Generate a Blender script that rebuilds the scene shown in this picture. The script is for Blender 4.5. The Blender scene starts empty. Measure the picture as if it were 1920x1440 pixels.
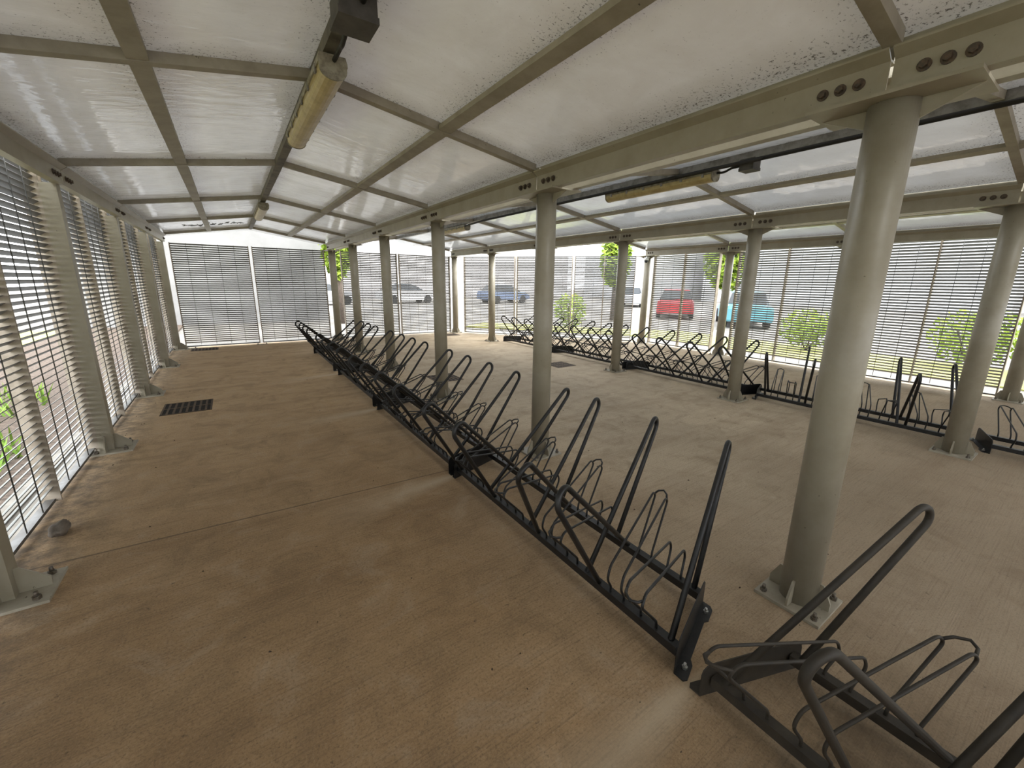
import bpy, math, random
from math import sin, cos, pi, radians
from mathutils import Vector, Matrix
random.seed(7)
SC = bpy.context.scene
COL = SC.collection

# ------------------------------------------------------------------ camera, sky, exposure
cam_d = bpy.data.cameras.new('camera'); cam = bpy.data.objects.new('camera', cam_d); COL.objects.link(cam)
R_ = Vector((0.82383416, -0.56664128, 0.01466074)); U_ = Vector((0.11652076, 0.19460707, 0.97393583)); F_ = Vector((0.55472533, 0.80065333, -0.22634942))
m = Matrix((R_, U_, -F_)).transposed().to_4x4(); m.translation = (0, 0, 1.6)
cam.matrix_world = m
cam_d.sensor_fit = 'HORIZONTAL'; cam_d.sensor_width = 36.0
cam_d.lens = 767.7357 / 1920 * 36.0
cam_d.shift_x = -11.827 / 1920; cam_d.shift_y = -13.027 / 1920
cam_d.clip_start = 0.02; cam_d.clip_end = 300
SC.camera = cam
w = bpy.data.worlds.new('overcast_sky'); SC.world = w; w.use_nodes = True
bg = w.node_tree.nodes['Background']; bg.inputs[0].default_value = (0.93, 0.965, 1.0, 1); bg.inputs[1].default_value = 5.0
sd = bpy.data.lights.new('sun', 'SUN'); sun = bpy.data.objects.new('sun', sd); COL.objects.link(sun)
sd.energy = 3.0; sd.angle = radians(30); sd.color = (1.0, 0.96, 0.88); sun.rotation_euler = (radians(28), radians(30), 0)
SC.view_settings.view_transform = 'Standard'; SC.view_settings.look = 'None'
SC.view_settings.exposure = 0.3; SC.view_settings.gamma = 1.0; SC.view_settings.use_curve_mapping = False

# ------------------------------------------------------------------ materials
def mat(name):
    m = bpy.data.materials.new(name); m.use_nodes = True
    nt = m.node_tree; b = nt.nodes['Principled BSDF']
    return m, nt, b
def N(nt, t, **kw):
    n = nt.nodes.new(t)
    for k, v in kw.items():
        if k.startswith('i_'):
            key = k[2:]
            n.inputs[int(key) if key.isdigit() else key].default_value = v
        else: setattr(n, k, v)
    return n
def L(nt, a, b): nt.links.new(a, b)
def mixc(nt, fac, a, b):
    n = nt.nodes.new('ShaderNodeMix'); n.data_type = 'RGBA'
    for sock, v in ((n.inputs[0], fac), (n.inputs[6], a), (n.inputs[7], b)):
        if isinstance(v, (tuple, float, int)):
            sock.default_value = (*v, 1) if isinstance(v, tuple) and len(v) == 3 else v
        else: L(nt, v, sock)
    return n.outputs[2]
def noise(nt, scale, detail=4, rough=.6, vec=None, dist=0):
    n = N(nt, 'ShaderNodeTexNoise'); n.inputs['Scale'].default_value = scale; n.inputs['Detail'].default_value = detail
    n.inputs['Roughness'].default_value = rough; n.inputs['Distortion'].default_value = dist
    if vec is not None: L(nt, vec, n.inputs['Vector'])
    return n.outputs[0]
def ramp(nt, v, p0, p1, c0=0.0, c1=1.0):
    n = N(nt, 'ShaderNodeMapRange'); n.clamp = True
    L(nt, v, n.inputs[0])
    for i, x in zip((1, 2, 3, 4), (p0, p1, c0, c1)): n.inputs[i].default_value = x
    return n.outputs[0]
def mth(nt, op, a, b=None, c=None):
    n = N(nt, 'ShaderNodeMath'); n.operation = op
    for i, v in enumerate((a, b, c)):
        if v is None: continue
        if isinstance(v, (float, int)): n.inputs[i].default_value = v
        else: L(nt, v, n.inputs[i])
    return n.outputs[0]
def pos(nt): return N(nt, 'ShaderNodeNewGeometry').outputs['Position']
def sep(nt, v):
    n = N(nt, 'ShaderNodeSeparateXYZ'); L(nt, v, n.inputs[0]); return n.outputs
def mapping(nt, v, scale=(1, 1, 1), rot=(0, 0, 0), loc=(0, 0, 0)):
    n = N(nt, 'ShaderNodeMapping'); L(nt, v, n.inputs[0])
    n.inputs['Scale'].default_value = scale; n.inputs['Rotation'].default_value = rot; n.inputs['Location'].default_value = loc
    return n.outputs[0]
def bump(nt, b, h, strength, dist=.01):
    n = N(nt, 'ShaderNodeBump'); n.inputs['Strength'].default_value = strength; n.inputs['Distance'].default_value = dist
    L(nt, h, n.inputs['Height']); L(nt, n.outputs[0], b.inputs['Normal'])

def simple(name, c1, c2=None, rough=.5, metal=0.0, scale=8, lo=.4, hi=.65, bmp=0, speck=None):
    m, nt, b = mat(name); P = pos(nt)
    b.inputs['Roughness'].default_value = rough; b.inputs['Metallic'].default_value = metal
    if c2 is None: b.inputs['Base Color'].default_value = (*c1, 1)
    else:
        col = mixc(nt, ramp(nt, noise(nt, scale, 6, .65, P), lo, hi), c1, c2)
        if speck:
            col = mixc(nt, ramp(nt, noise(nt, speck[0], 3, .7, P), speck[1], speck[1] + .05), col, speck[2])
        L(nt, col, b.inputs['Base Color'])
    if bmp: bump(nt, b, noise(nt, scale * 6, 4, .6, P), bmp)
    return m

M = {}
M['cream'] = simple('cream_paint', (.295, .265, .198), (.235, .205, .143), .40, scale=5, lo=.42, hi=.75, speck=(38, .70, (.10, .08, .05)))
M['cream_dirty'] = simple('cream_paint_grimy', (.36, .33, .26), (.25, .22, .165), .5, scale=7, lo=.38, hi=.7, speck=(30, .68, (.06, .05, .035)))
M['rafter'] = simple('cream_paint_on_roof_bars', (.31, .28, .225), (.22, .195, .15), .5, scale=6, lo=.4, hi=.7, speck=(26, .69, (.05, .04, .03)))
M['ridge'] = simple('grimy_ridge_bar', (.13, .115, .09), (.05, .043, .033), .6, scale=9, lo=.4, hi=.65)
M['tray'] = simple('weathered_galvanised_steel', (.30, .29, .275), (.13, .12, .105), .45, .3, scale=10, lo=.4, hi=.7)
M['bolt'] = simple('dark_rusted_bolt', (.055, .045, .035), (.12, .08, .05), .6, .3, scale=60)
M['nut'] = simple('dull_zinc', (.19, .17, .14), (.10, .075, .05), .5, .5, scale=50)
M['black'] = simple('black_enamel', (.007, .0075, .008), (.015, .0145, .014), .45, scale=20)
M['dusty'] = simple('dusty_black_enamel', (.021, .0165, .011), (.042, .033, .021), .65, scale=12, lo=.35, hi=.7)
M['zinc'] = simple('bright_zinc', (.6, .6, .58), None, .3, .9)
M['slat'] = simple('galvanised_louvre', (.17, .172, .17), (.125, .12, .11), .42, .15, scale=3, lo=.45, hi=.8)
M['rod'] = simple('dark_steel_rod', (.14, .14, .135), (.08, .075, .065), .5, .4, scale=12)
M['upright'] = simple('stained_upright_steel', (.34, .29, .23), (.17, .135, .095), .5, .1, scale=9, lo=.45, hi=.75)
M['diffuser'] = simple('yellowed_lamp_cover', (.50, .41, .20), (.34, .26, .11), .35, scale=14, lo=.35, hi=.7)
M['housing'] = simple('grubby_lamp_housing', (.32, .30, .23), (.12, .10, .07), .55, scale=18)
M['box'] = simple('grey_plastic', (.075, .068, .06), (.045, .04, .035), .6, scale=12)
M['cable'] = simple('black_cable', (.012, .011, .010), None, .6)
M['white'] = simple('white_plastic', (.7, .7, .68), None, .35)
M['iron'] = simple('rusty_cast_iron', (.085, .062, .042), (.15, .10, .06), .75, .2, scale=25)
M['pit_shade'] = simple('painted_pit_shade', (.012, .010, .008), None, .9)
M['stone'] = simple('grey_stone', (.17, .14, .11), (.11, .09, .07), .9, scale=20, bmp=.4)
M['leaf'] = simple('dead_leaf', (.06, .04, .022), (.03, .02, .012), .9, scale=40)
M['kerb'] = simple('pale_concrete', (.26, .24, .205), (.18, .165, .14), .9, scale=6)
M['mulch'] = simple('bark_mulch', (.155, .115, .085), (.055, .038, .028), .95, scale=22, lo=.35, hi=.65, bmp=.8, speck=(45, .66, (.36, .31, .26)))
M['lawn'] = simple('lawn', (.30, .34, .09), (.46, .42, .15), .95, scale=3, lo=.35, hi=.7)
M['asphalt'] = simple('light_grey_paving', (.215, .20, .18), (.165, .155, .14), .9, scale=1.5)
M['weed'] = simple('weed_leaf', (.13, .26, .03), (.24, .34, .05), .8, scale=20)
M['hedge'] = simple('shrub_leaf', (.30, .40, .035), (.12, .20, .02), .8, scale=6)
M['autumn'] = simple('rust_leaf', (.40, .20, .06), (.20, .12, .03), .8, scale=6)
M['bark'] = simple('bark', (.12, .09, .07), (.06, .05, .04), .9, scale=20)
M['glass'] = simple('car_glass', (.03, .035, .04), None, .1)
M['tyre'] = simple('tyre_rubber', (.02, .02, .02), None, .8)
M['wallgrey'] = simple('added_shed_cladding', (.58, .585, .60), (.50, .505, .515), .8, scale=.4)
M['shade'] = simple('dark_grey_cladding', (.27, .265, .26), (.215, .21, .205), .8, scale=.7)
M['pink'] = simple('distant_brick', (.58, .545, .53), (.50, .475, .465), .9, scale=3)
M['bluewall'] = simple('blue_cladding', (.22, .32, .47), None, .6)
M['roofgrey'] = simple('distant_roof', (.22, .21, .21), None, .8)
for n_, c_ in dict(red=(.55, .03, .04), teal=(.13, .36, .45), silver=(.42, .43, .45), blue=(.13, .17, .26), whitecar=(.72, .72, .72), dark=(.05, .055, .06)).items():
    M['car_' + n_] = simple('car_paint_' + n_, c_, None, .25)

def floor_mat():
    m, nt, b = mat('brushed_stained_concrete'); P = pos(nt); X, Y, Z = sep(nt, P)
    big = noise(nt, .55, 5, .6, P, .6)
    # brown dirt on the aisle by the louvred wall, paler dust to the right
    side = ramp(nt, mth(nt, 'ADD', X, mth(nt, 'MULTIPLY', big, 1.6)), 1.6, 3.6)
    brown = mixc(nt, ramp(nt, noise(nt, 1.3, 6, .65, P, .4), .35, .7), (.45, .30, .16), (.33, .205, .10))
    grey = mixc(nt, ramp(nt, noise(nt, .9, 6, .65, P, .5), .35, .7), (.53, .43, .30), (.40, .315, .215))
    brown = mixc(nt, ramp(nt, mth(nt, 'ADD', Y, mth(nt, 'MULTIPLY', big, 3.0)), 4.0, 7.5, 0, .6), brown, (.66, .475, .275))  # lightened with depth: louvre daylight on the far aisle painted into the colour
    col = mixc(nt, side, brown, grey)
    # broom strokes across the slab
    st = mapping(nt, P, (1.6, 70, 1), (0, 0, radians(12)))
    sn = noise(nt, 1.6, 5, .7, st)
    col = mixc(nt, ramp(nt, sn, .50, .76, 0, .6), col, (.115, .078, .045))
    sm = mapping(nt, P, (.35, 3.2, 1), (0, 0, radians(12)))
    smn = noise(nt, 1.2, 4, .6, sm, .3)
    col = mixc(nt, ramp(nt, smn, .50, .78, 0, .42), col, (.19, .115, .055))
    mott = noise(nt, 3.4, 7, .72, P, .8)
    col = mixc(nt, ramp(nt, mott, .50, .72, 0, .55), col, (.17, .115, .062))
    col = mixc(nt, ramp(nt, mott, .30, .47, .32, 0), col, (.56, .46, .34))
    grit = noise(nt, 95, 3, .8, P)
    col = mixc(nt, ramp(nt, grit, .50, .68, 0, .55), col, (.11, .078, .045))
    col = mixc(nt, ramp(nt, grit, .26, .42, .35, 0), col, (.62, .53, .41))
    # grime gathered under the dusty rack in the corner
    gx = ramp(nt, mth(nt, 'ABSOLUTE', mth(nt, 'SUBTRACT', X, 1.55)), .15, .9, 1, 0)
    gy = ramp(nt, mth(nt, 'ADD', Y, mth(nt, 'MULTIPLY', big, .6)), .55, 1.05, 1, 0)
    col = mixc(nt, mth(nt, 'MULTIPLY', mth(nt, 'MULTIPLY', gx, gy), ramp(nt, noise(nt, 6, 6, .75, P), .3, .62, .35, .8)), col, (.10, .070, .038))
    # darker brown towards the near corner past the nearest column
    dm = mth(nt, 'MULTIPLY', ramp(nt, mth(nt, 'ADD', Y, mth(nt, 'MULTIPLY', mott, 1.4)), 1.4, 3.0, .55, 0), ramp(nt, X, 1.6, 2.4))
    col = mixc(nt, dm, col, (.20, .14, .085))
    # dark pit marks and pale scuffs
    col = mixc(nt, ramp(nt, noise(nt, 26, 3, .75, P), .64, .74, 0, .7), col, (.07, .05, .03))
    col = mixc(nt, ramp(nt, noise(nt, 5, 5, .7, P), .66, .78, 0, .35), col, (.55, .47, .36))
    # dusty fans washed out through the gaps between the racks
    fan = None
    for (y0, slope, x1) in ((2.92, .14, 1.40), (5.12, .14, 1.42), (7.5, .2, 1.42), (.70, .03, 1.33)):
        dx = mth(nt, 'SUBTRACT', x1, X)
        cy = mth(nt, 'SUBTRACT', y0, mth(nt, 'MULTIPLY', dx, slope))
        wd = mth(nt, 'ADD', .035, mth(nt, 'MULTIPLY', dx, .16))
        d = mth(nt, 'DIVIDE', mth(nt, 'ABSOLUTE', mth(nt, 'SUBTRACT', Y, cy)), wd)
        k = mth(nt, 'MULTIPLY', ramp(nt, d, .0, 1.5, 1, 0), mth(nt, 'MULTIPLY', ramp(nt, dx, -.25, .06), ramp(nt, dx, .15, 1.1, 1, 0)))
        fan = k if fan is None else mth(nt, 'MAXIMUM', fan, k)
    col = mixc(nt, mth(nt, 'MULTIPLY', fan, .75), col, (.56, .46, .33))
    # sawn joint line
    jl = mth(nt, 'ABSOLUTE', mth(nt, 'SUBTRACT', Y, mth(nt, 'SUBTRACT', 3.10, mth(nt, 'MULTIPLY', X, .05))))
    col = mixc(nt, mth(nt, 'MULTIPLY', ramp(nt, jl, .004, .010, .65, 0), ramp(nt, X, 1.2, 1.6, 1, 0)), col, (.08, .055, .035))
    # damp dirty line along the louvred wall
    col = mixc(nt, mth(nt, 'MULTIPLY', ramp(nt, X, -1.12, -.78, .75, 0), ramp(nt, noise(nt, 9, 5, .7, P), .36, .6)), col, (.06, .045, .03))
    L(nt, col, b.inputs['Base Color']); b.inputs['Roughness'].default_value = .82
    bump(nt, b, mth(nt, 'ADD', sn, mth(nt, 'MULTIPLY', noise(nt, 60, 4, .6, P), .4)), .25, .006)
    return m
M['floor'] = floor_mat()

BAYX = (0.555, 4.02, 7.505)
Y1, DY = 0.67, 2.2371
def roof_mat(name, xc):
    m = bpy.data.materials.new(name); m.use_nodes = True; nt = m.node_tree; nt.nodes.clear()
    out = N(nt, 'ShaderNodeOutputMaterial'); P = pos(nt); X, Y, Z = sep(nt, P)
    fy = mth(nt, 'FRACT', mth(nt, 'DIVIDE', mth(nt, 'SUBTRACT', Y, Y1 - 4 * DY), DY))
    dy = mth(nt, 'MULTIPLY', mth(nt, 'MINIMUM', fy, mth(nt, 'SUBTRACT', 1.0, fy)), DY)
    fx = mth(nt, 'FRACT', mth(nt, 'DIVIDE', mth(nt, 'SUBTRACT', X, xc - 7.9), .79))
    dx = mth(nt, 'MULTIPLY', mth(nt, 'MINIMUM', fx, mth(nt, 'SUBTRACT', 1.0, fx)), .79)
    d = mth(nt, 'MINIMUM', dx, dy)
    edge = ramp(nt, mth(nt, 'ADD', d, mth(nt, 'MULTIPLY', noise(nt, 4, 4, .6, P), .16)), .09, .30, 1, 0)
    n1 = noise(nt, 75, 4, .7, P)
    speck = ramp(nt, mth(nt, 'ADD', n1, mth(nt, 'MULTIPLY', edge, .12)), .66, .74)
    blot = ramp(nt, noise(nt, 2.2, 6, .65, P, .5), .35, .7)
    base = mixc(nt, blot, (.72, .71, .70), (.60, .575, .545)) if xc < 1 else mixc(nt, blot, (.70, .745, .80), (.60, .63, .67))  # middle and far bays: pale blue grazing reflection painted into the base
    base = mixc(nt, mth(nt, 'MULTIPLY', edge, .42), base, (.30, .26, .20))
    base = mixc(nt, mth(nt, 'MULTIPLY', ramp(nt, Y, 1.0, 3.6, .34, 0), 1.0), base, (.52, .47, .40))
    base = mixc(nt, mth(nt, 'MULTIPLY', speck, .85), base, (.06, .05, .035))
    tr = N(nt, 'ShaderNodeBsdfTranslucent'); di = N(nt, 'ShaderNodeBsdfDiffuse'); gl = N(nt, 'ShaderNodeBsdfGlossy')
    tcol = mixc(nt, 1.0, base, base)
    L(nt, tcol, tr.inputs[0]); L(nt, tcol, di.inputs[0])
    gl.inputs[0].default_value = (.95, .97, 1, 1); gl.inputs['Roughness'].default_value = .055
    mx = N(nt, 'ShaderNodeMixShader'); mx.inputs[0].default_value = .935
    if xc < 1: L(nt, ramp(nt, Y, 2.0, 6.5, .963, .94), mx.inputs[0])
    L(nt, tr.outputs[0], mx.inputs[1]); L(nt, di.outputs[0], mx.inputs[2])
    fr = N(nt, 'ShaderNodeFresnel'); fr.inputs[0].default_value = 1.5
    bp = N(nt, 'ShaderNodeBump'); bp.inputs['Strength'].default_value = .5; bp.inputs['Distance'].default_value = .01
    wv = mapping(nt, P, (1.0, 2.2, 1.0))
    L(nt, mth(nt, 'ADD', noise(nt, 3.2, 3, .5, wv, .4), mth(nt, 'MULTIPLY', noise(nt, 13, 2, .5, wv, .6), .22)), bp.inputs['Height'])
    L(nt, bp.outputs[0], gl.inputs['Normal']); L(nt, bp.outputs[0], fr.inputs['Normal'])
    m2 = N(nt, 'ShaderNodeMixShader'); L(nt, fr.outputs[0], m2.inputs[0]); L(nt, mx.outputs[0], m2.inputs[1]); L(nt, gl.outputs[0], m2.inputs[2])
    L(nt, m2.outputs[0], out.inputs[0])
    return m
RM = [roof_mat('frosted_roof_sheet_%s' % k, x) for k, x in zip(('near', 'middle', 'far'), BAYX)]

# ------------------------------------------------------------------ mesh helpers
OFF = {}
class MB:
    def __init__(s): s.v = []; s.f = []; s.sm = []
    def add(s, vs, fs, smooth=False):
        o = len(s.v); s.v += [tuple(v) for v in vs]
        for f in fs: s.f.append([i + o for i in f]); s.sm.append(smooth)
        return s
    def box(s, x0, x1, y0, y1, z0, z1):
        return s.add([(x0, y0, z0), (x1, y0, z0), (x1, y1, z0), (x0, y1, z0), (x0, y0, z1), (x1, y0, z1), (x1, y1, z1), (x0, y1, z1)],
                     [(3, 2, 1, 0), (4, 5, 6, 7), (0, 1, 5, 4), (1, 2, 6, 5), (2, 3, 7, 6), (3, 0, 4, 7)])
    def hexa(s, O, A, B, C_):
        O, A, B, C_ = map(Vector, (O, A, B, C_))
        vs = [O, O + A, O + A + B, O + B, O + C_, O + A + C_, O + A + B + C_, O + B + C_]
        return s.add(vs, [(3, 2, 1, 0), (4, 5, 6, 7), (0, 1, 5, 4), (1, 2, 6, 5), (2, 3, 7, 6), (3, 0, 4, 7)])
    def prism(s, poly, ext, smooth=False):
        poly = [Vector(p) for p in poly]; e = Vector(ext); n = len(poly)
        return s.add(poly + [p + e for p in poly], [tuple(range(n))[::-1], tuple(range(n, 2 * n))] + [(i, (i + 1) % n, n + (i + 1) % n, n + i) for i in range(n)], False)
    def tube(s, pts, r, n=10, closed=False):
        pts = [Vector(p) for p in pts]; k = len(pts); T = []
        for i in range(k):
            a = pts[i] - pts[i - 1] if i or closed else pts[1] - pts[0]
            b = pts[(i + 1) % k] - pts[i] if i < k - 1 or closed else pts[-1] - pts[-2]
            T.append((a.normalized() + b.normalized()).normalized())
        up = Vector((0, 0, 1)) if abs(T[0].z) < .9 else Vector((1, 0, 0))
        nn = (up - T[0] * up.dot(T[0])).normalized(); vs = []
        for i in range(k):
            nn = (nn - T[i] * nn.dot(T[i])).normalized(); bb = T[i].cross(nn)
            for j in range(n):
                a = 2 * pi * j / n; vs.append(pts[i] + (nn * cos(a) + bb * sin(a)) * r)
        fs = [(i * n + j, i * n + (j + 1) % n, ((i + 1) % k) * n + (j + 1) % n, ((i + 1) % k) * n + j) for i in range(k if closed else k - 1) for j in range(n)]
        s.add(vs, fs, True)
        if not closed:
            o = len(s.v) - len(vs)
            s.f.append([o + j for j in range(n)][::-1]); s.sm.append(False)
            s.f.append([o + (k - 1) * n + j for j in range(n)]); s.sm.append(False)
        return s
    def cyl(s, p0, p1, r0, r1=None, n=24):
        r1 = r0 if r1 is None else r1; p0, p1 = Vector(p0), Vector(p1); t = (p1 - p0).normalized()
        up = Vector((0, 0, 1)) if abs(t.z) < .9 else Vector((1, 0, 0)); a_ = (up - t * up.dot(t)).normalized(); b_ = t.cross(a_)
        vs = [p + (a_ * cos(2 * pi * j / n) + b_ * sin(2 * pi * j / n)) * r for p, r in ((p0, r0), (p1, r1)) for j in range(n)]
        s.add(vs, [(j, (j + 1) % n, n + (j + 1) % n, n + j) for j in range(n)], n > 7)
        o = len(s.v) - 2 * n
        s.f.append([o + j for j in range(n)][::-1]); s.sm.append(False); s.f.append([o + n + j for j in range(n)]); s.sm.append(False)
        return s
    def lathe(s, c, prof, n=24):
        c = Vector(c); vs = []
        for r, z in prof:
            for j in range(n): vs.append(c + Vector((r * cos(2 * pi * j / n), r * sin(2 * pi * j / n), z)))
        k = len(prof)
        return s.add(vs, [(i * n + j, i * n + (j + 1) % n, (i + 1) * n + (j + 1) % n, (i + 1) * n + j) for i in range(k - 1) for j in range(n)], True)
    def build(s, name, material, parent=None):
        off = Vector(OFF.get(parent.name, (0, 0, 0))) if parent else Vector((0, 0, 0))
        me = bpy.data.meshes.new(name); me.from_pydata([Vector(v) - off for v in s.v], [], s.f); me.update()
        me.polygons.foreach_set('use_smooth', s.sm)
        me.materials.append(M[material] if isinstance(material, str) else material)
        o = bpy.data.objects.new(name, me); COL.objects.link(o)
        if parent: o.parent = parent; OFF[o.name] = tuple(off)
        return o
def tag(o, label=None, cat=None, group=None, kind=None):
    for k, v in (('label', label), ('category', cat), ('group', group), ('kind', kind)):
        if v: o[k] = v
    return o
def thing(name, label, cat, loc, group=None, kind=None):
    o = bpy.data.objects.new(name, None); COL.objects.link(o); o.location = loc; o.empty_display_size = .1; OFF[o.name] = tuple(loc)
    return tag(o, label, cat, group, kind)
def fillet(pts, rad, seg=5):
    pts = [Vector(p) for p in pts]; out = [pts[0]]
    for i in range(1, len(pts) - 1):
        a, b, c = pts[i - 1], pts[i], pts[i + 1]
        u = (a - b); v = (c - b); lu, lv = u.length, v.length; u.normalize(); v.normalize()
        ang = u.angle(v); d = min(rad / math.tan(ang / 2), lu * .48, lv * .48)
        p, q = b + u * d, b + v * d
        for k in range(seg + 1):
            t = k / seg; out.append(p * (1 - t) ** 2 + b * 2 * t * (1 - t) + q * t * t)
    out.append(pts[-1]); return out
def ordn(i): return ('first', 'second', 'third', 'fourth', 'fifth', 'sixth', 'seventh', 'eighth')[i]
def yy(i): return Y1 + DY * (i - 1)

# ------------------------------------------------------------------ setting: slab, ground
XL, XA, XB, XC = -1.118, 2.276, 5.764, 9.247
ZB = 2.325
fm = MB(); fm.prism([(-1.24, -6, -.14), (9.62, -6, -.14), (9.62, 7.55, -.14), (6.02, 12.15, -.14), (-1.24, 12.15, -.14)], (0, 0, .14))
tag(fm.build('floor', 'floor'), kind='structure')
g = MB(); g.box(-45, 70, -40, 75, -.3, -.10); tag(g.build('ground', 'asphalt'), kind='structure')
k = MB(); k.box(-1.50, -1.42, -6, 13, -.12, .01); tag(k.build('trim_1', 'kerb'), kind='structure')
k = MB(); k.box(-1.42, -1.24, -6, 13, -.12, -.03); tag(k.build('path', 'kerb'), kind='structure')
g = MB(); g.box(-4.2, -1.50, -6, 18.6, -.12, -.05)
tag(g.build('mulch', 'mulch'), 'brown bark mulch bed outside the left louvred wall', 'mulch', kind='stuff')
g = MB(); g.box(-8.0, -4.2, -6, 18.6, -.12, -.06)
tag(g.build('grass', 'lawn'), 'yellow green grass beyond the mulch bed on the left', 'grass', kind='stuff')
g = MB(); g.prism([(11.0, -4, -.12), (13.4, -4, -.12), (13.4, 9, -.12), (8.6, 15.0, -.12), (7.2, 14.0, -.12), (11.0, 8.6, -.12)], (0, 0, .05))
tag(g.build('grass', 'lawn'), 'strip of dry yellow grass outside the right louvred walls', 'grass', kind='stuff')

# ------------------------------------------------------------------ columns
def bolt_mb(x, y, z, r=.016, h=.03):
    return MB().cyl((x, y, z), (x, y, z + h * .55), r, r, 6).cyl((x, y, z + h * .55), (x, y, z + h * 1.25), r * .55, r * .5, 10)
def gusset(x, y, ax, ay, r0, r1, z0, h, t=.010):
    # trapezoid fin running outwards from the shaft
    px, py = -ay, ax
    pts = [(r0 - .004, z0), (r1, z0), (r1, z0 + h * .35), (r0 + .018, z0 + h), (r0 - .004, z0 + h)]
    poly = [(x + ax * s - px * t / 2, y + ay * s - py * t / 2, z) for s, z in pts]
    return MB().prism(poly, (px * t, py * t, 0))
def column(x, y, label, group, top=True):
    t = thing('steel_column', label, 'column', (x, y, 0), group)
    MB().cyl((x, y, .014), (x, y, ZB - .012), .085, None, 40).build('shaft', 'cream', t)
    MB().box(x - .15, x + .15, y - .15, y + .15, .0, .016).build('base_plate', 'cream_dirty', t)
    for ax, ay in ((1, 0), (-1, 0), (0, 1), (0, -1)):
        gusset(x, y, ax, ay, .083, .14, .015, .125).build('gusset', 'cream', t)
    for ax, ay in ((1, 1), (1, -1), (-1, 1), (-1, -1)):
        bolt_mb(x + ax * .118, y + ay * .118, .016).build('anchor_bolt', 'nut', t)
    MB().box(x - .15, x + .15, y - .26, y + .26, ZB - .013, ZB).build('cap_plate', 'cream', t)
    for s in (1, -1):
        poly = [(x, y + s * .083, ZB - .013), (x, y + s * .25, ZB - .013), (x, y + s * .083, ZB - .085)]
        MB().prism([(p[0] - .005, p[1], p[2]) for p in poly], (.010, 0, 0)).build('cap_gusset', 'cream', t)
    return t
desc = {1: 'thick round cream column nearest the camera, beside the dusty bicycle rack',
        2: 'second round cream column from the camera along the middle rack row',
        3: 'third round cream column from the camera along the middle rack row',
        4: 'fourth round cream column from the camera along the middle rack row',
        5: 'fifth round cream column from the camera along the middle rack row',
        6: 'last round cream column of the middle row, at the gap between the two end walls'}
for i in range(1, 7): column(XA, yy(i), desc[i], 'middle row columns')
descB = {1: 'round cream column near the right edge, with a wide bolted base plate by the black racks',
         2: 'second round cream column from the right edge along the right rack row',
         3: 'third round cream column from the right edge along the right rack row',
         4: 'slim distant column hidden behind the second middle-row column',
         5: 'slim distant cream column standing clear left of the right rack row',
         6: 'corner column where the straight end wall meets the slanted louvred wall'}
for i in range(1, 7): column(XB, yy(i), descB[i], 'right rack row columns')
descC = {1: 'outer column at the right edge beside the yellow green shrub', 2: 'outer right wall column behind the thick nearest column',
         3: 'outer right wall column between two louvred panels with daylight gaps on both sides',
         4: 'corner column carrying the small dome camera'}
for i in range(1, 5): column(XC, yy(i), descC[i], 'right wall columns')
def wall_post(x, y, label):
    t = thing('wall_post', label, 'post', (x, y, 0), 'left wall posts')
    h = .05; MB().box(x - h, x + h, y - h, y + h, .014, ZB).build('shaft', 'cream', t)
    MB().box(x - .1, x + .19, y - .15, y + .15, 0, .015).build('base_plate', 'cream_dirty', t)
    gusset(x, y, 1, 0, h, .17, .014, .14).build('gusset', 'cream', t)
    for s in (1, -1): gusset(x, y, 0, s, h, .13, .014, .14).build('gusset', 'cream', t)
    for dx, dy in ((.14, .11), (.14, -.11), (-.06, .11), (-.06, -.11)): bolt_mb(x + dx, y + dy, .015, .018, .034).build('anchor_bolt', 'nut', t)
    return t
dl = {1: 'square cream wall post beside the camera', 2: 'square cream wall post whose bolted foot shows at the lower left edge',
      3: 'square cream post on the left wall just before the floor grate', 4: 'square cream post on the left wall just after the floor grate',
      5: 'slim square cream post on the left wall next to the far corner post', 6: 'corner post where the left wall meets the end wall'}
for i in range(2, 7): wall_post(XL, yy(i), dl[i])

# ------------------------------------------------------------------ eaves beams (channels), one per bay length
def beam(xw, sgn, i, label, bolts=True, group=None, y0=None, y1=None):
    # sgn: direction from web towards the interior it faces
    ya = (yy(i) if y0 is None else y0) + .006; yb = (yy(i + 1) if y1 is None else y1) - .006
    t = thing('channel_beam', label, 'beam', (xw, (ya + yb) / 2, ZB), group)
    b = MB()
    b.box(*sorted((xw, xw - sgn * .008)), ya, yb, ZB, ZB + .112)                                # web
    b.box(*sorted((xw - sgn * .008, xw - sgn * .058)), ya, yb, ZB, ZB + .008)                     # bottom flange
    pr = [(xw, ya, ZB + .112), (xw + sgn * .040, ya, ZB + .140), (xw + sgn * .040, ya, ZB + .148), (xw - sgn * .008, ya, ZB + .118), (xw - sgn * .008, ya, ZB + .112)]
    b.prism(pr, (0, yb - ya, 0))
    b.box(*sorted((xw - sgn * .008, xw - sgn * .058)), ya, yb, ZB + .112, ZB + .120)
    b.box(*sorted((xw - sgn * .030, xw - sgn * .038)), ya, yb, ZB + .118, ZB + .192)
    b.build('channel', 'cream', t)
    if bolts:
        for e, s in ((ya, 1), (yb, -1)):
            for k in range(3):
                yc = e + s * (.09 + .062 * k)
                MB().cyl((xw - sgn * .002, yc, ZB + .062), (xw + sgn * .006, yc, ZB + .062), .021, .021, 16).cyl((xw + sgn * .006, yc, ZB + .062), (xw + sgn * .02, yc, ZB + .062), .014, .013, 6).build('bolt', 'bolt', t)
    return t
span = {0: 'behind and up to the nearest column', 1: 'between first and second columns', 2: 'between second and third columns', 3: 'between third and fourth columns', 4: 'between fourth and fifth columns', 5: 'between fifth column and end wall'}
E1 = .11
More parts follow.
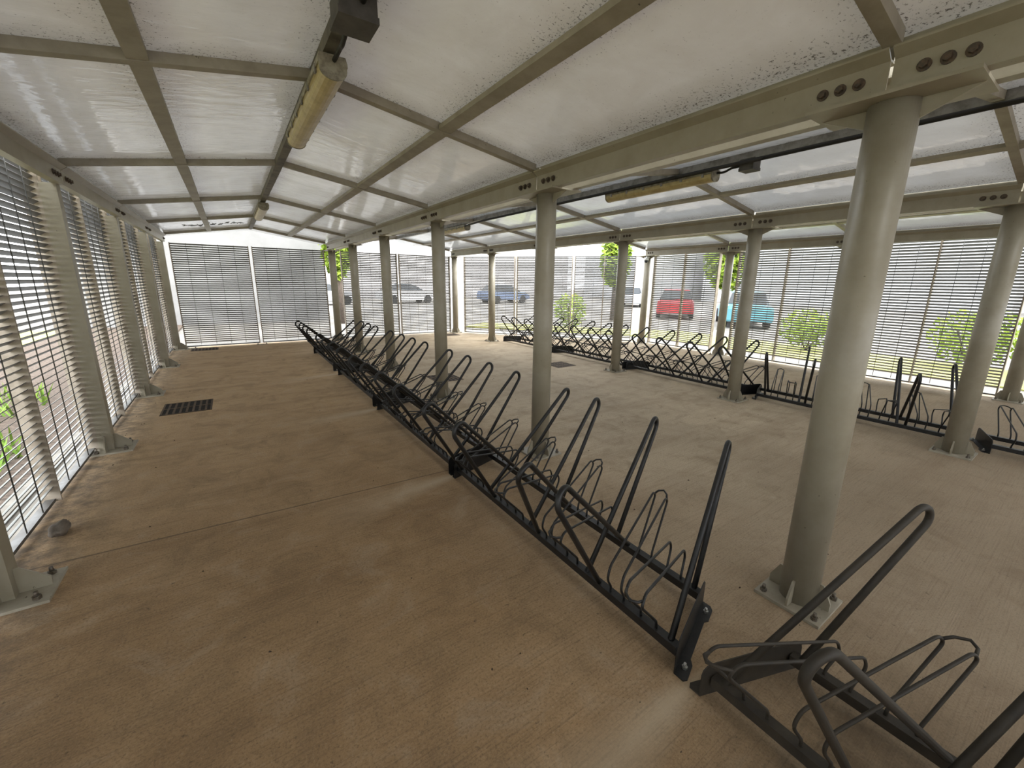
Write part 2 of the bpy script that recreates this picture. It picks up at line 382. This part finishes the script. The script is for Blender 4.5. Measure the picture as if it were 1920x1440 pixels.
for i in range(0, 6): beam(XA - E1, -1, i, 'cream bolted channel beam over the middle row facing the aisle, ' + span[i], group='middle row near beams')
for i in range(0, 6): beam(XA + E1, 1, i, 'weathered channel beam on the far side of the middle row, ' + span[i], group='middle row far beams')
for i in range(0, 6): beam(XB - E1, -1, i, 'cream bolted channel beam over the right rack row, ' + span[i], group='right row beams')
for i in range(0, 4): beam(XB + E1, 1, i, 'channel beam on the back of the right rack row, ' + span[i], group='right row back beams')
for i in range(0, 4): beam(XC - E1, -1, i, 'cream channel beam above the outer right wall, ' + span[i].replace('end wall', 'corner'), group='right wall beams')
spl = {1: 'beside the camera', 2: 'up to the post before the grate', 3: 'above the floor grate', 4: 'from the post after the grate', 5: 'running into the far corner'}
for i in range(1, 6): beam(XL + .085, 1, i, 'cream channel beam along the top of the left louvred wall, ' + spl[i], group='left wall beams')

# ------------------------------------------------------------------ roof
ZE, ZR = 2.472, 2.722         # underside of rafters at eave and ridge
HWs = 1.585
bay_words = ('near aisle', 'middle', 'outer right')
def rafter(bay, i, label):
    xc = BAYX[bay]; y = yy(i)
    t = thing('roof_rafter', label, 'rafter', (xc, y, ZR), 'rafters of the %s roof' % bay_words[bay])
    for s, nm in ((-1, 'rafter_arm'), (1, 'rafter_arm')):
        poly = [(xc, y - .028, ZR), (xc + s * HWs, y - .028, ZE), (xc + s * HWs, y - .028, ZE + .05), (xc, y - .028, ZR + .05)]
        MB().prism(poly, (0, .056, 0)).build(nm, 'rafter', t)
ro = {0: 'behind the camera', 1: 'at the nearest column', 2: 'at the second column', 3: 'at the third column', 4: 'at the fourth column', 5: 'at the fifth column', 6: 'over the end wall'}
for bay, ii in ((0, range(1, 7)), (1, range(1, 7)), (2, range(1, 5))):
    for i in ii: rafter(bay, i, 'cream peaked rafter of the %s roof %s' % (bay_words[bay], ro[i]))
YEND = {0: yy(6) + 1.0, 1: yy(6) + 1.0, 2: yy(4) + .06}
YBEG = -3.8
for bay in range(3):
    xc = BAYX[bay]
    for s, side in ((-1, 'left'), (1, 'right')):
        x = xc + s * .79; z = (ZE + ZR) / 2 + .005
        sl = s * (ZE - ZR) / HWs
        t = MB(); wv = Vector((.042, 0, .042 * (ZE - ZR) / HWs * s)); nv = Vector((0, 0, .028))
        t.hexa(Vector((x, YBEG, z)) - wv, wv * 2, (0, YEND[bay] - .9 * (bay < 2) - YBEG, 0), nv)
        tag(t.build('roof_purlin', 'rafter'), 'flat cream purlin under the %s slope of the %s roof' % (side, bay_words[bay]), 'purlin', 'roof purlins')
    t = MB(); t.box(xc - .034, xc + .034, YBEG, YEND[bay] - .9 * (bay < 2), ZR - .012, ZR + .05)
    tag(t.build('ridge_bar', 'ridge' if bay == 0 else 'tray'), {0: 'dark grimy ridge bar carrying the aisle lamps', 1: 'grey weathered ridge bar carrying lamps beyond the middle columns', 2: 'pale ridge bar of the outer right roof'}[bay], 'ridge bar')
for bay in range(3):
    xc = BAYX[bay]
    root = bpy.data.objects.new('ceiling', None); COL.objects.link(root); root.location = (xc, 4, ZR); OFF[root.name] = (xc, 4, ZR); root['kind'] = 'structure'
    edges = [YBEG] + [yy(i) for i in range(0, 7) if yy(i) < YEND[bay] - .1] + [YEND[bay]]
    for a, b in zip(edges, edges[1:]):
        for s in (-1, 1):
            zo = .052; n = 8; sm = MB(); vs = []; fs = []
            for ia in range(n + 1):
                for ib in range(n + 1):
                    u = ia / n; v = ib / n
                    x = xc + s * (HWs + .075) * u; z = ZR + zo + (ZE - ZR) * u * (HWs + .075) / HWs
                    # sheets sag slightly between their bars
                    z -= .006 * (abs(sin(2 * pi * u)) * sin(pi * v))
                    vs.append((x, a + (b - a) * v, z))
            for ia in range(n):
                for ib in range(n):
                    q = [ia * (n + 1) + ib, (ia + 1) * (n + 1) + ib, (ia + 1) * (n + 1) + ib + 1, ia * (n + 1) + ib + 1]
                    fs.append(q if s < 0 else q[::-1])
            sm.add(vs, fs, True); sm.build('roof_sheet', RM[bay], root)

# faint pen scrawl on the sheets near the far end
gb = MB(); xc = BAYX[0]; rg = random.Random(9)
def onroof(x, y): return (x, y, ZR + .052 + (ZE - ZR) * abs(x - xc) / HWs - .006)
for k in range(9):
    gx = -.62 + k * .115; gy = 10.75 + .1 * (k % 3)
    if k in (2, 3):   # peaked letter shapes
        gb.tube([onroof(gx, gy - .16), onroof(gx + .04, gy + .2), onroof(gx + .09, gy - .16)], .006, 5); gb.tube([onroof(gx + .02, gy), onroof(gx + .07, gy)], .006, 5)
    else:
        gb.tube([onroof(gx + .035 * math.cos(a * 1.9 + k) + .012 * a, gy + .15 * math.sin(a * 2.3 + k * 1.7)) for a in range(7)], .006, 5)
gb.build('scrawl', 'cable', bpy.data.objects['ceiling'])

# ------------------------------------------------------------------ louvred panels
def louvre(O, a, n, Ln, label, group, mid=True, z0=.085, z1=2.325, name='louvre_panel'):
    O = Vector((*O, 0)); a = Vector((*a, 0)).normalized(); n = Vector((*n, 0)).normalized(); Z = Vector((0, 0, 1))
    t = thing(name, label, 'louvre panel', O, group)
    sl = MB(); p = .0472; k = int((z1 - z0 - .02) / p)
    for i in range(k):
        z = z1 - .012 - i * p
        # blade slopes down towards the outside
        sl.hexa(O + n * .022 + Z * (z) + a * .012, a * (Ln - .024), n * .037 - Z * .027, Z * .0035 + n * .002)
    sl.build('slats', 'slat', t)
    m_ = max(1, round(Ln / (2 if mid else 1) / .27)); segs = (0, Ln / 2, Ln) if mid else (0, Ln)
    rd = MB()
    for s0, s1 in zip(segs, segs[1:]):
        for j in range(1, m_):
            q = O + n * .019 + a * (s0 + (s1 - s0) * j / m_); rd.tube([q + Z * (z0 - .01), q + Z * z1], .0036, 6)
    rd.build('rods', 'rod', t)
    for s_ in segs:
        s2 = min(max(s_, .008), Ln - .008)
        u = MB(); u.hexa(O + a * (s2 - .008) + Z * (z0 - .05), a * .016, n * .105, Z * (z1 - z0 + .05)); u.build('upright', 'upright', t)
    for zz in (z0 - .052,):
        u = MB(); u.hexa(O + n * .03 + Z * zz, a * Ln, n * .05, Z * .022); u.build('bottom_rail', 'rod', t)
    return t
pw = {1: 'beside the camera', 2: 'at the left edge behind the bolted post foot', 3: 'opposite the floor grate', 4: 'second from the far corner', 5: 'closest to the far corner'}
pw.update({0: 'first one behind the camera', -1: 'added unseen one behind the camera blocking light'})  # last one added out of view to cut light on the near floor
for i in range(-1, 6):
    lab = pw[i]
    louvre((-1.165, yy(i) + .03), (0, 1), (-1, 0), DY - .06, 'louvred steel panel of the left wall, ' + lab, 'left wall louvres', z1=2.47)
ye = yy(6) + .06
louvre((-.985, ye), (1, 0), (0, 1), 1.45, 'grey louvred panel of the far aisle end wall, left of the bright slit', 'end wall louvres', False)
louvre((.525, ye), (1, 0), (0, 1), 1.58, 'grey louvred panel of the far aisle end wall, right of the bright slit', 'end wall louvres', False)
louvre((2.50, ye), (1, 0), (0, 1), 1.50, 'louvred panel of the second end wall, left half behind the thin columns', 'second end wall louvres', False)
louvre((4.06, ye), (1, 0), (0, 1), 1.58, 'louvred panel of the second end wall, right half next to the corner', 'second end wall louvres', False)
pa = Vector((5.92, 11.62)); pb = Vector((9.02, 7.54)); dd = (pb - pa); LnA = dd.length; dd.normalize(); nn = Vector((-dd.y, dd.x))
for j, lab in enumerate(('left third', 'middle third', 'right third ending at the dome camera')):
    q = pa + dd * (LnA / 3 * j + .03)
    louvre(q, dd, nn, LnA / 3 - .06, 'louvred panel of the slanted far wall, ' + lab, 'slanted wall louvres', j != 1)
for (a, b, lab) in ((-3.6, -1.65, 'added unseen behind the camera to block light'), (-1.45, .50, 'added unseen past the edge column to block light'), (.80, 2.78, 'nearest the right edge'), (2.98, 4.96, 'behind the thick nearest column'), (5.40, 7.20, 'between the two slim outer columns')):  # first two added out of view to darken the floor nearby
    louvre((XC + .03, a), (0, 1), (1, 0), b - a, 'louvred panel of the outer right wall, ' + lab, 'right wall louvres', z1=2.36)
wb = MB(); sb = MB()
for i in range(48):
    z = 2.31 - i * .0472; sb.hexa((-1.2, -4.0, z), (10.5, 0, 0), (0, -.026, -.024), (0, -.002, .0035))
bk = sb.build('wall_back_light_block', 'slat'); bk['kind'] = 'structure'  # unseen back wall added behind the camera to cut light on the near floor
# closing panels and feet at the foot of the end wall slit
for x in (-.9, .50, 2.03):
    t = thing('mullion_foot', {-.9: 'small bolted foot plate by the left corner of the far end wall', .50: 'small bolted foot plate under the bright slit of the far end wall', 2.03: 'small bolted foot plate at the right end of the far end wall'}[x], 'foot plate', (x, ye - .02, 0), 'end wall feet')
    MB().box(x - .12, x + .12, ye - .07, ye + .03, 0, .01).build('plate', 'cream_dirty', t)
    for s in (-1, 1): bolt_mb(x + s * .09, ye - .045, .01, .012, .03).build('bolt', 'nut', t)

# ------------------------------------------------------------------ bicycle racks
def rack(x0, s0, sg, label, group, m='black', theta=19.0, Lr=2.06, tips=None, width=.37, pitch=.52, skip=()):
    th = radians(theta); wS = width / cos(th)
    yo = s0 if sg > 0 else s0 + Lr
    def P(t, s, z, lean=0): return Vector((x0 + s * cos(th), yo + sg * (t + s * sin(th)) + lean, z))
    t = thing('bike_rack', label, 'bike rack', (x0 + width / 2, s0 + Lr / 2, 0), group)
    for s in (0, wS):
        b = MB(); c0 = P(-.01, s, .07); c1 = P(Lr + .01, s, .07)
        b.box(c0.x - .021, c0.x + .021, min(c0.y, c1.y), max(c0.y, c1.y), .052, .092); b.build('rail', m, t)
    for te, o in ((-.012, -1), (Lr + .012, 1)):
        # pressed end plate: upright web with rounded corners, foot flange folded outwards
        A = P(te, -.055, 0); dv = (P(te, 1, 0) - P(te, 0, 0)).normalized(); ny = Vector((0, sg * o, 0)); Lp = wS + .11
        prof = [(0, .004), (0, .10)] + [(.045 - .045 * cos(a), .10 + .045 * sin(a)) for a in (pi / 6, pi / 3, pi / 2)] + \
               [(Lp - .045 + .045 * sin(a), .10 + .045 * cos(a)) for a in (0, pi / 6, pi / 3, pi / 2)] + [(Lp, .004)]
        b = MB(); b.prism([A + dv * u + Vector((0, 0, z)) for u, z in prof], ny * .005)
        fl = [(0, 0), (.0, .045), (.018, .06), (.10, .06), (.125, .044), (Lp - .125, .044), (Lp - .10, .06), (Lp - .018, .06), (Lp, .045), (Lp, 0)]
        b.prism([A + dv * u + ny * v for u, v in fl], (0, 0, .005))
        e = b.build('end_plate', m, t)
        for u in (.06, Lp - .06):
            q = A + dv * u + ny * .034; bolt_mb(q.x, q.y, .005, .012, .02).build('bolt', 'zinc', e)
    def hoop(t0, kind, lean):
        c = (.865, .675) if kind == 'R' else (-.33, .675); r = .055
        A = (0.0, .085); B = (wS, .085)
        if kind == 'L': A, B = B, A
        def tang(p, side):
            dx, dz = p[0] - c[0], p[1] - c[1]; D = math.hypot(dx, dz); base = math.atan2(dz, dx); al = math.acos(r / D)
            return base + side * al
        s1 = -1 if kind == 'R' else 1
        a0, a1 = tang(A, s1), tang(B, -s1)
        if s1 < 0:
            while a1 > a0: a1 -= 2 * pi
        else:
            while a1 < a0: a1 += 2 * pi
        arc = [(c[0] + r * cos(a0 + (a1 - a0) * k / 14), c[1] + r * sin(a0 + (a1 - a0) * k / 14)) for k in range(15)]
        pts = [A] + arc + [B]
        MB().tube([P(t0, s, z, lean * (z - .085) / .6) for s, z in pts], .0140, 10).build('hoop', m, t)
    def holder(ta, tb, kind, lean):
        base = [(0, .085), (0, .115), (-.055, .19), (-.025, .248), (.575, .388), (.615, .350), (wS + .008, .13), (wS, .085)]
        if kind == 'low': base = [(wS - s, z) for s, z in base]
        b = MB()
        for tt in (ta, tb):
            pts = fillet([P(tt, s, z, lean * (z - .085) / .3) for s, z in base], .05, 4)
            b.tube(pts, .0062, 8)
        sx = (.594, .655) if kind == 'tall' else (wS - .594, wS - .655)
        mid = [P(ta, sx[0], .369, lean), P(ta + (tb - ta) * .15, sx[1] * .6 + sx[0] * .4, .378, lean), P((ta + tb) / 2, sx[1], .382, lean), P(ta + (tb - ta) * .85, sx[1] * .6 + sx[0] * .4, .378, lean), P(tb, sx[0], .369, lean)]
        b.tube(mid, .0058, 8); b.build('wheel_holder', m, t)
    for i in range(4):
        o = pitch * i; tp = (tips or {})
        rj = lambda k, a: tp.get((k, i), random.uniform(-a, a))
        hoop(.03 + o, 'R', rj('R', .03)); holder(.106 + o, .191 + o, 'low', random.uniform(-.012, .012))
        holder(.296 + o, .381 + o, 'tall', random.uniform(-.012, .012))
        if ('L', i) not in skip: hoop(.46 + o, 'L', rj('L', .03))
    return t
GN = 'bike racks of the middle row'; GR = 'bike racks of the right row'
XN = 1.405
rack(XN, -1.44, -1, 'dusty brown bike rack in the lower right corner', GN, 'dusty')
rack(XN, .80, 1, 'nearest black bike rack of the middle row, its shiny end plate bolted down', GN, 'black', 19, tips={('L', 0): .06, ('L', 1): -.17, ('R', 3): -.16, ('R', 2): .0, ('R', 0): 0.0, ('R', 1): -.02})
rack(XN, 3.00, 1, 'second black bike rack of the middle row, standing beside the second column', GN, 'black', 16)
rack(XN, 5.30, 1, 'third black bike rack of the middle row, in line with the floor grates', GN, 'black', 18)
rack(XN, 7.80, 1, 'farthest black bike rack of the middle row, its hoops against the end wall', GN, 'black', 18)
XR = 6.09
rack(XR, -1.60, 1, 'black bike rack cut by the right edge, beyond the bolted column base', GR, skip=(('L', 3),))
rack(XR, .66, 1, 'black bike rack with upright hoops between two columns by the right wall', GR, 'black', 19, pitch=.502)
rack(XR, 3.03, -1, 'black bike rack with crossing hoops, behind the second column of the right row', GR)
rack(XR, 5.21, -1, 'black bike rack with crossing hoops, second from the far end of the right row', GR)
rack(XR, 7.37, -1, 'farthest black bike rack of the right row, its long black plate facing the aisle', GR)

# ------------------------------------------------------------------ lamps, boxes, cables, dome camera
def lamp(xc, y0, y1, label, zt=ZR - .012):
    t = thing('batten_light', label, 'light fitting', (xc, (y0 + y1) / 2, zt), 'batten lights under the ridges')
    hw = .062
    hs = [(-hw, 0), (-hw - .008, -.03), (-hw - .008, -.045), (hw + .008, -.045), (hw + .008, -.03), (hw, 0)]
    MB().prism([(xc + a, y0, zt + z - .02) for a, z in hs], (0, y1 - y0, 0)).build('housing', 'housing', t)
    MB().box(xc - .02, xc + .02, y0 + .2, y0 + .26, zt - .022, zt).build('bracket', 'housing', t)
    MB().box(xc - .02, xc + .02, y1 - .26, y1 - .2, zt - .022, zt).build('bracket', 'housing', t)
    df = [(-hw, -.045)] + [(hw * cos(pi + a * pi / 10), -.065 - .045 * sin(a * pi / 10)) for a in range(0, 11)] + [(hw, -.045)]
    b = MB(); b.prism([(xc + a, y0 + .012, zt + z - .02) for a, z in df], (0, y1 - y0 - .024, 0)); b.build('diffuser', 'diffuser', t)
    for ye_ in (y0, y1 - .012):
        b = MB(); b.prism([(xc + a * 1.06, ye_, zt + z * 1.04 - .018) for a, z in df], (0, .012, 0)); b.build('end_cap', 'housing', t)
    k = 6
    for j in range(k):
        yc = y0 + .1 + (y1 - y0 - .2) * j / (k - 1)
        for s in (-1, 1):
            MB().box(xc + s * (hw + .006) - .004, xc + s * (hw + .006) + .004, yc - .012, yc + .012, zt - .085, zt - .045).build('clip', 'tray', t)
    return t
lamp(BAYX[0], 2.47, 3.86, 'yellowed batten light hanging under the dark ridge bar near the camera')
lamp(BAYX[0], 7.50, 8.90, 'small distant batten light on the ridge bar near the far end wall')
lamp(BAYX[1], 2.48, 3.88, 'long yellowed batten light beyond the middle columns, beside a cabled box')
lamp(BAYX[1], 7.65, 9.05, 'distant batten light beyond the third column of the middle row')
def jbox(xc, y, label, sz=.075):
    t = thing('junction_box', label, 'junction box', (xc, y, ZR - .012), 'junction boxes')
    MB().box(xc - sz, xc + sz, y - sz, y + sz, ZR - .085, ZR - .012).build('box', 'box', t)
    MB().box(xc - sz * 1.06, xc + sz * 1.06, y - sz * 1.06, y + sz * 1.06, ZR - .110, ZR - .085).build('lid', 'box', t)
    return t
jbox(BAYX[0] - .005, 2.02, 'dark square junction box on the ridge bar above the near lamp')
jbox(BAYX[1], 2.16, 'small grey junction box cabled to the long lamp beyond the columns', .062)
def cable(pts, r, label, g='cables'):
    b = MB(); b.tube(fillet(pts, .12, 6), r, 8); tag(b.build('cable', 'cable'), label, 'cable', g)
cable([(BAYX[0] - .01, 2.09, ZR - .06), (BAYX[0], 2.26, ZR - .075), (BAYX[0] + .01, 2.33, ZR - .05), (BAYX[0] + .005, 2.46, ZR - .06)], .011, 'short black cable from the dark junction box into the near lamp')
cable([(BAYX[0] + .012, -1.5, ZR - .035), (BAYX[0] + .012, 1.0, ZR - .035), (BAYX[0] + .012, 1.94, ZR - .045)], .012, 'black conduit running along the dark ridge bar to the box')
cable([(BAYX[1], 2.23, ZR - .05), (BAYX[1], 2.33, ZR - .05), (BAYX[1], 2.40, ZR - .075), (BAYX[1], 2.47, ZR - .065)], .011, 'short black cable from the grey box into the long lamp')
cable([(BAYX[1] - .085, -1.5, ZR - .045), (BAYX[1] - .085, 2.0, ZR - .045), (BAYX[1] - .085, 6.9, ZR - .045), (BAYX[1] - .05, 7.64, ZR - .06)], .018, 'thick black cable running along the ridge bar beyond the columns')
t = thing('dome_camera', 'small white dome camera on a bracket at the corner column', 'camera', (9.1, 7.30, 2.3))
MB().box(9.09, 9.20, 7.285, 7.315, 2.26, 2.30).build('bracket', 'white', t)
MB().lathe((9.09, 7.30, 2.17), [(.0, .10), (.052, .10), (.06, .07), (.06, .03), (.05, .03)]).build('housing', 'white', t)
MB().lathe((9.09, 7.30, 2.17), [(.05, .03), (.048, .0), (.035, -.028), (.0, -.04)]).build('dome', 'glass', t)

# ------------------------------------------------------------------ floor grates, stone, litter
def grate(x0, y0, x1, y1, label, cols, rows, along='y'):
    t = thing('drain_grate', label, 'drain grate', ((x0 + x1) / 2, (y0 + y1) / 2, 0), 'floor drain grates')
    MB().box(x0, x1, y0, y1, .0, .002).build('pit_shade_plate', 'pit_shade', t)  # flat dark plate painted as the shaded hole below the bars
    fr = .018; b = MB()
    for q in ((x0, x1, y0, y0 + fr), (x0, x1, y1 - fr, y1), (x0, x0 + fr, y0, y1), (x1 - fr, x1, y0, y1)): b.box(*q, .001, .006)
    b.build('frame', 'iron', t)
    b = MB()
    for i in range(1, cols):
        x = x0 + (x1 - x0) * i / cols; b.box(x - .011, x + .011, y0, y1, .0015, .0065)
    for i in range(1, rows):
        y = y0 + (y1 - y0) * i / rows; b.box(x0, x1, y - .014, y + .014, .0015, .0068)
    b.build('bars', 'iron', t); return t
grate(-.86, 6.15, -.36, 6.70, 'square iron floor grate in the left aisle', 8, 2)
grate(-.88, 11.45, -.38, 11.80, 'thin iron floor grate at the foot of the far end wall', 8, 2)
grate(2.58, 5.98, 3.04, 6.52, 'iron floor grate half hidden behind the third middle-row column', 7, 3)
grate(5.02, 5.90, 5.48, 6.36, 'iron floor grate right of the second middle-row column', 7, 3)
grate(5.20, 11.20, 5.60, 11.65, 'iron floor grate at the far corner column', 7, 2)
def pebble(c, r, name, material, sub=3, sq=(1, .6, .5)):
    import bmesh
    bm = bmesh.new(); bmesh.ops.create_icosphere(bm, subdivisions=sub, radius=1)
    rr = random.Random(3)
    for v in bm.verts:
        k = 1 + .12 * sin(5 * v.co.x + 2 * v.co.y) + .08 * sin(7 * v.co.z + 3 * v.co.x)
        v.co = Vector((v.co.x * sq[0], v.co.y * sq[1], v.co.z * sq[2])) * k * r
    zmin = min(v.co.z for v in bm.verts)
    for v in bm.verts: v.co += Vector(c) - Vector((0, 0, zmin))
    b = MB(); bm.verts.ensure_lookup_table(); bm.verts.index_update()
    b.add([v.co for v in bm.verts], [[v.index for v in f.verts] for f in bm.faces], True); bm.free()
    return b.build(name, material)
tag(pebble((-1.06, 3.53, 0), .085, 'stone', 'stone', sq=(.55, 1, .45)), 'flat brown stone on the floor against the left wall', 'stone')
b = MB(); rr = random.Random(11)
for k in range(150):
    x = rr.choice((rr.uniform(-.9, 1.3), rr.uniform(1.9, 5.5), rr.uniform(2.0, 3.6))); y = rr.uniform(.5, 8)
    if k > 115: x, y = rr.uniform(-1.1, -.95), rr.uniform(3, 11.5)
    s = rr.uniform(.003, .0095); a = rr.uniform(0, pi)
    A = Vector((cos(a), sin(a), 0)) * s * 2; B = Vector((-sin(a), cos(a), 0)) * s
    b.add([Vector((x, y, .0005)) - A / 2, Vector((x, y, .0005)) + B / 2, Vector((x, y, .0005)) + A / 2, Vector((x, y, .0005)) - B / 2, (x, y, .006 + s * .2)],
          [(0, 1, 4), (1, 2, 4), (2, 3, 4), (3, 0, 4), (3, 2, 1, 0)])
tag(b.build('leaf_litter', 'leaf'), 'dark crumbs of dead leaf scattered over the concrete floor', 'litter', kind='stuff')

# ------------------------------------------------------------------ outside
def foliage(b, c, rad, n, size, rnd):
    for _ in range(n):
        while True:
            p = Vector((rnd.uniform(-1, 1), rnd.uniform(-1, 1), rnd.uniform(-1, 1)))
            if .25 < p.length < 1: break
        q = Vector(c) + Vector((p.x * rad[0], p.y * rad[1], p.z * rad[2]))
        a = Vector((rnd.gauss(0, 1), rnd.gauss(0, 1), rnd.gauss(0, 1))).normalized(); d = a.orthogonal().normalized()
        s = size * rnd.uniform(.6, 1.3)
        b.add([q - a * s, q + d * s * .45, q + a * s, q - d * s * .45], [(0, 1, 2, 3)])
def shrub(x, y, r, h, label, m='hedge', n=900, size=.07, z0=-.1):
    rnd = random.Random(int(x * 31 + y * 7)); t = thing('shrub', label, 'shrub', (x, y, z0), 'shrubs outside the shelter')
    b = MB(); foliage(b, (x, y, z0 + h * .55), (r, r, h * .48), n, size, rnd); b.build('foliage', m, t)
    b = MB()
    for k in range(5):
        a = k * 1.26; b.tube([(x, y, z0), (x + .3 * r * cos(a), y + .3 * r * sin(a), z0 + h * .35), (x + .6 * r * cos(a), y + .6 * r * sin(a), z0 + h * .7)], .018, 6)
    b.build('stems', 'bark', t)
def tree(x, y, h, r, label, m='hedge'):
    rnd = random.Random(int(x * 13 + y)); t = thing('tree', label, 'tree', (x, y, -.1), 'trees outside the shelter')
    b = MB(); b.cyl((x, y, -.1), (x, y, h * .55), .14, .08, 10)
    for k in range(4):
        a = k * 1.6; b.tube([(x, y, h * .35), (x + r * .4 * cos(a), y + r * .4 * sin(a), h * .6), (x + r * .6 * cos(a), y + r * .6 * sin(a), h * .78)], .05, 6)
    b.build('trunk', 'bark', t)
    b = MB(); foliage(b, (x, y, h * .68), (r, r, h * .34), 1500, .16, rnd); b.build('crown', m, t)
shrub(12.6, -.2, 1.0, 1.9, 'bright yellow green shrub beyond the right edge column', n=1800)
shrub(12.9, 1.6, .8, 1.3, 'green shrub seen through the right wall louvres')
shrub(12.6, 4.6, .7, 1.1, 'low green shrub beyond the gap at the outer column')
shrub(9.9, 11.1, .6, 1.3, 'yellow green shrub behind the slanted wall', n=1000)
tree(15.6, 8.7, 4.0, .9, 'small tree seen in the gap beside the outer column')
tree(3.5, 17.3, 4.6, .6, 'bright green tree seen in the slit between the end walls')
tree(14.6, 13.4, 4.0, .7, 'slim tree behind the corner with the dome camera')
shrub(15.2, -1.6, .9, 1.6, 'rust coloured shrub behind the yellow green one', 'autumn')
rnd = random.Random(5)
for j, (x, y, lab) in enumerate(((-2.5, 5.3, 'lush green weed clump in the mulch by the left wall'), (-2.9, 7.6, 'green weed clump farther along the mulch bed'), (-2.6, 2.9, 'thin weed clump near the edge of the grass'))):
    t = MB()
    for k in range(260):
        a = rnd.uniform(0, 2 * pi); r = .75 * math.sqrt(rnd.random()); p = Vector((x + r * cos(a), y + r * sin(a) * 1.3, -.05)); hgt = rnd.uniform(.08, .3)
        l = Vector((rnd.gauss(0, .07), rnd.gauss(0, .07), hgt)); w_ = Vector((rnd.gauss(0, 1), rnd.gauss(0, 1), 0)).normalized() * .012
        t.add([p - w_, p + w_, p + l * .6 + w_ * .8, p + l, p + l * .6 - w_ * .8], [(0, 1, 2, 3, 4)])
    tag(t.build('weed_clump', 'weed'), lab, 'weeds', 'weeds outside the left wall')
def car(x, y, ang, paint, label):
    t = thing('car', label, 'car', (x, y, -.1), 'parked cars'); ca, sa = cos(ang), sin(ang)
    def W(u, v, z): return (x + u * ca - v * sa, y + u * sa + v * ca, z - .1)
    def loft(secs):
        b = MB(); vs = []; n = len(secs[0])
        for s in secs: vs += [W(*p) for p in s]
        fs = [(i * n + j, i * n + (j + 1) % n, (i + 1) * n + (j + 1) % n, (i + 1) * n + j) for i in range(len(secs) - 1) for j in range(n)]
        fs += [tuple(range(n))[::-1], tuple(range((len(secs) - 1) * n, len(secs) * n))]
        return b.add(vs, fs, False)
    prof = [(-2.1, .35, .78), (-2.05, .28, .92), (-1.5, .25, 1.0), (-.6, .24, .98), (.7, .24, .95), (1.5, .25, .88), (2.0, .28, .76), (2.12, .35, .66)]
    loft([[(u, -.86, zb + .05), (u, -.80, zb), (u, .80, zb), (u, .86, zb + .05), (u, .84, zt - .1), (u, .74, zt), (u, -.74, zt), (u, -.84, zt - .1)] for u, zb, zt in prof]).build('body', 'car_' + paint, t)
    cab = [(-1.75, .98, .98), (-1.35, .98, 1.40), (-.3, .98, 1.46), (.35, .96, 1.40), (1.15, .93, .94)]
    loft([[(u, -.76, zb), (u, .76, zb), (u, .60, zt), (u, -.60, zt)] for u, zb, zt in cab]).build('windows', 'glass', t)
    loft([[(u, -.61, zt - .015), (u, .61, zt - .015), (u, .58, zt + .03), (u, -.58, zt + .03)] for u, zb, zt in cab[1:4]]).build('roof', 'car_' + paint, t)
    for u in (-1.3, 1.35):
        for v in (-.78, .78):
            MB().cyl(W(u, v - .1, .31), W(u, v + .1, .31), .31, None, 18).build('wheel', 'tyre', t)
car(19.5, 13.5, .6, 'red', 'red car parked behind the slanted louvred wall')
car(18.4, 9.4, .6, 'teal', 'pale teal car parked behind the outer right wall')
car(25.5, 21.5, .6, 'silver', 'silver car parked left of the red one')
car(18.5, 29.0, .1, 'blue', 'dark blue car parked beyond the slanted wall')
car(11.0, 31.0, .05, 'whitecar', 'white car parked beyond the second end wall')
car(5.0, 30.5, .1, 'silver', 'small distant silver car beyond the slit between the end walls')
car(-14.5, 10.5, 1.5, 'blue', 'dark blue car seen through the left louvres')
car(-13.8, 16.5, 1.5, 'whitecar', 'white car seen through the far left louvres')
def building(x0, x1, y0, y1, h, m, label, win=True):
    t = thing('building', label, 'building', ((x0 + x1) / 2, (y0 + y1) / 2, -.1), 'distant buildings')
    MB().box(x0, x1, y0, y1, -.1, h).build('walls', m, t)
    r = MB(); ym = (y0 + y1) / 2
    r.add([(x0 - .3, y0 - .3, h), (x1 + .3, y0 - .3, h), (x1 + .3, y1 + .3, h), (x0 - .3, y1 + .3, h), (x0 - .3, ym, h + 1.5), (x1 + .3, ym, h + 1.5)],
          [(0, 1, 5, 4), (2, 3, 4, 5), (0, 4, 3), (1, 2, 5), (3, 2, 1, 0)]); r.build('roof', 'roofgrey', t)
    n = int((x1 - x0) / 3) if win else 0
    for k in range(n):
        xa = x0 + 1 + k * 3; MB().box(xa, xa + 1.3, y0 - .03, y0 + .02, 1.0, 2.1).build('window', 'glass', t)
building(-4.5, 3.3, 19, 25, 4.4, 'shade', 'low grey building behind the far end wall', False)
building(4, 35, 40, 46, 6.4, 'pink', 'long pale brick building beyond the car park', False)
building(36, 58, 28, 38, 6.8, 'wallgrey', 'added pale grey shed screening sky behind the red and teal cars', False)  # this and the next two added to keep bright sky out of louvre gaps
building(42, 56, 4, 26, 7.2, 'wallgrey', 'added pale grey shed screening sky far behind the outer right wall', False)
building(36, 52, -22, 0, 6.4, 'pink', 'added pale brick building screening sky off to the right of the car park', False)
building(-34, -28, 4, 36, 4.2, 'bluewall', 'blue clad building far off to the left', False)
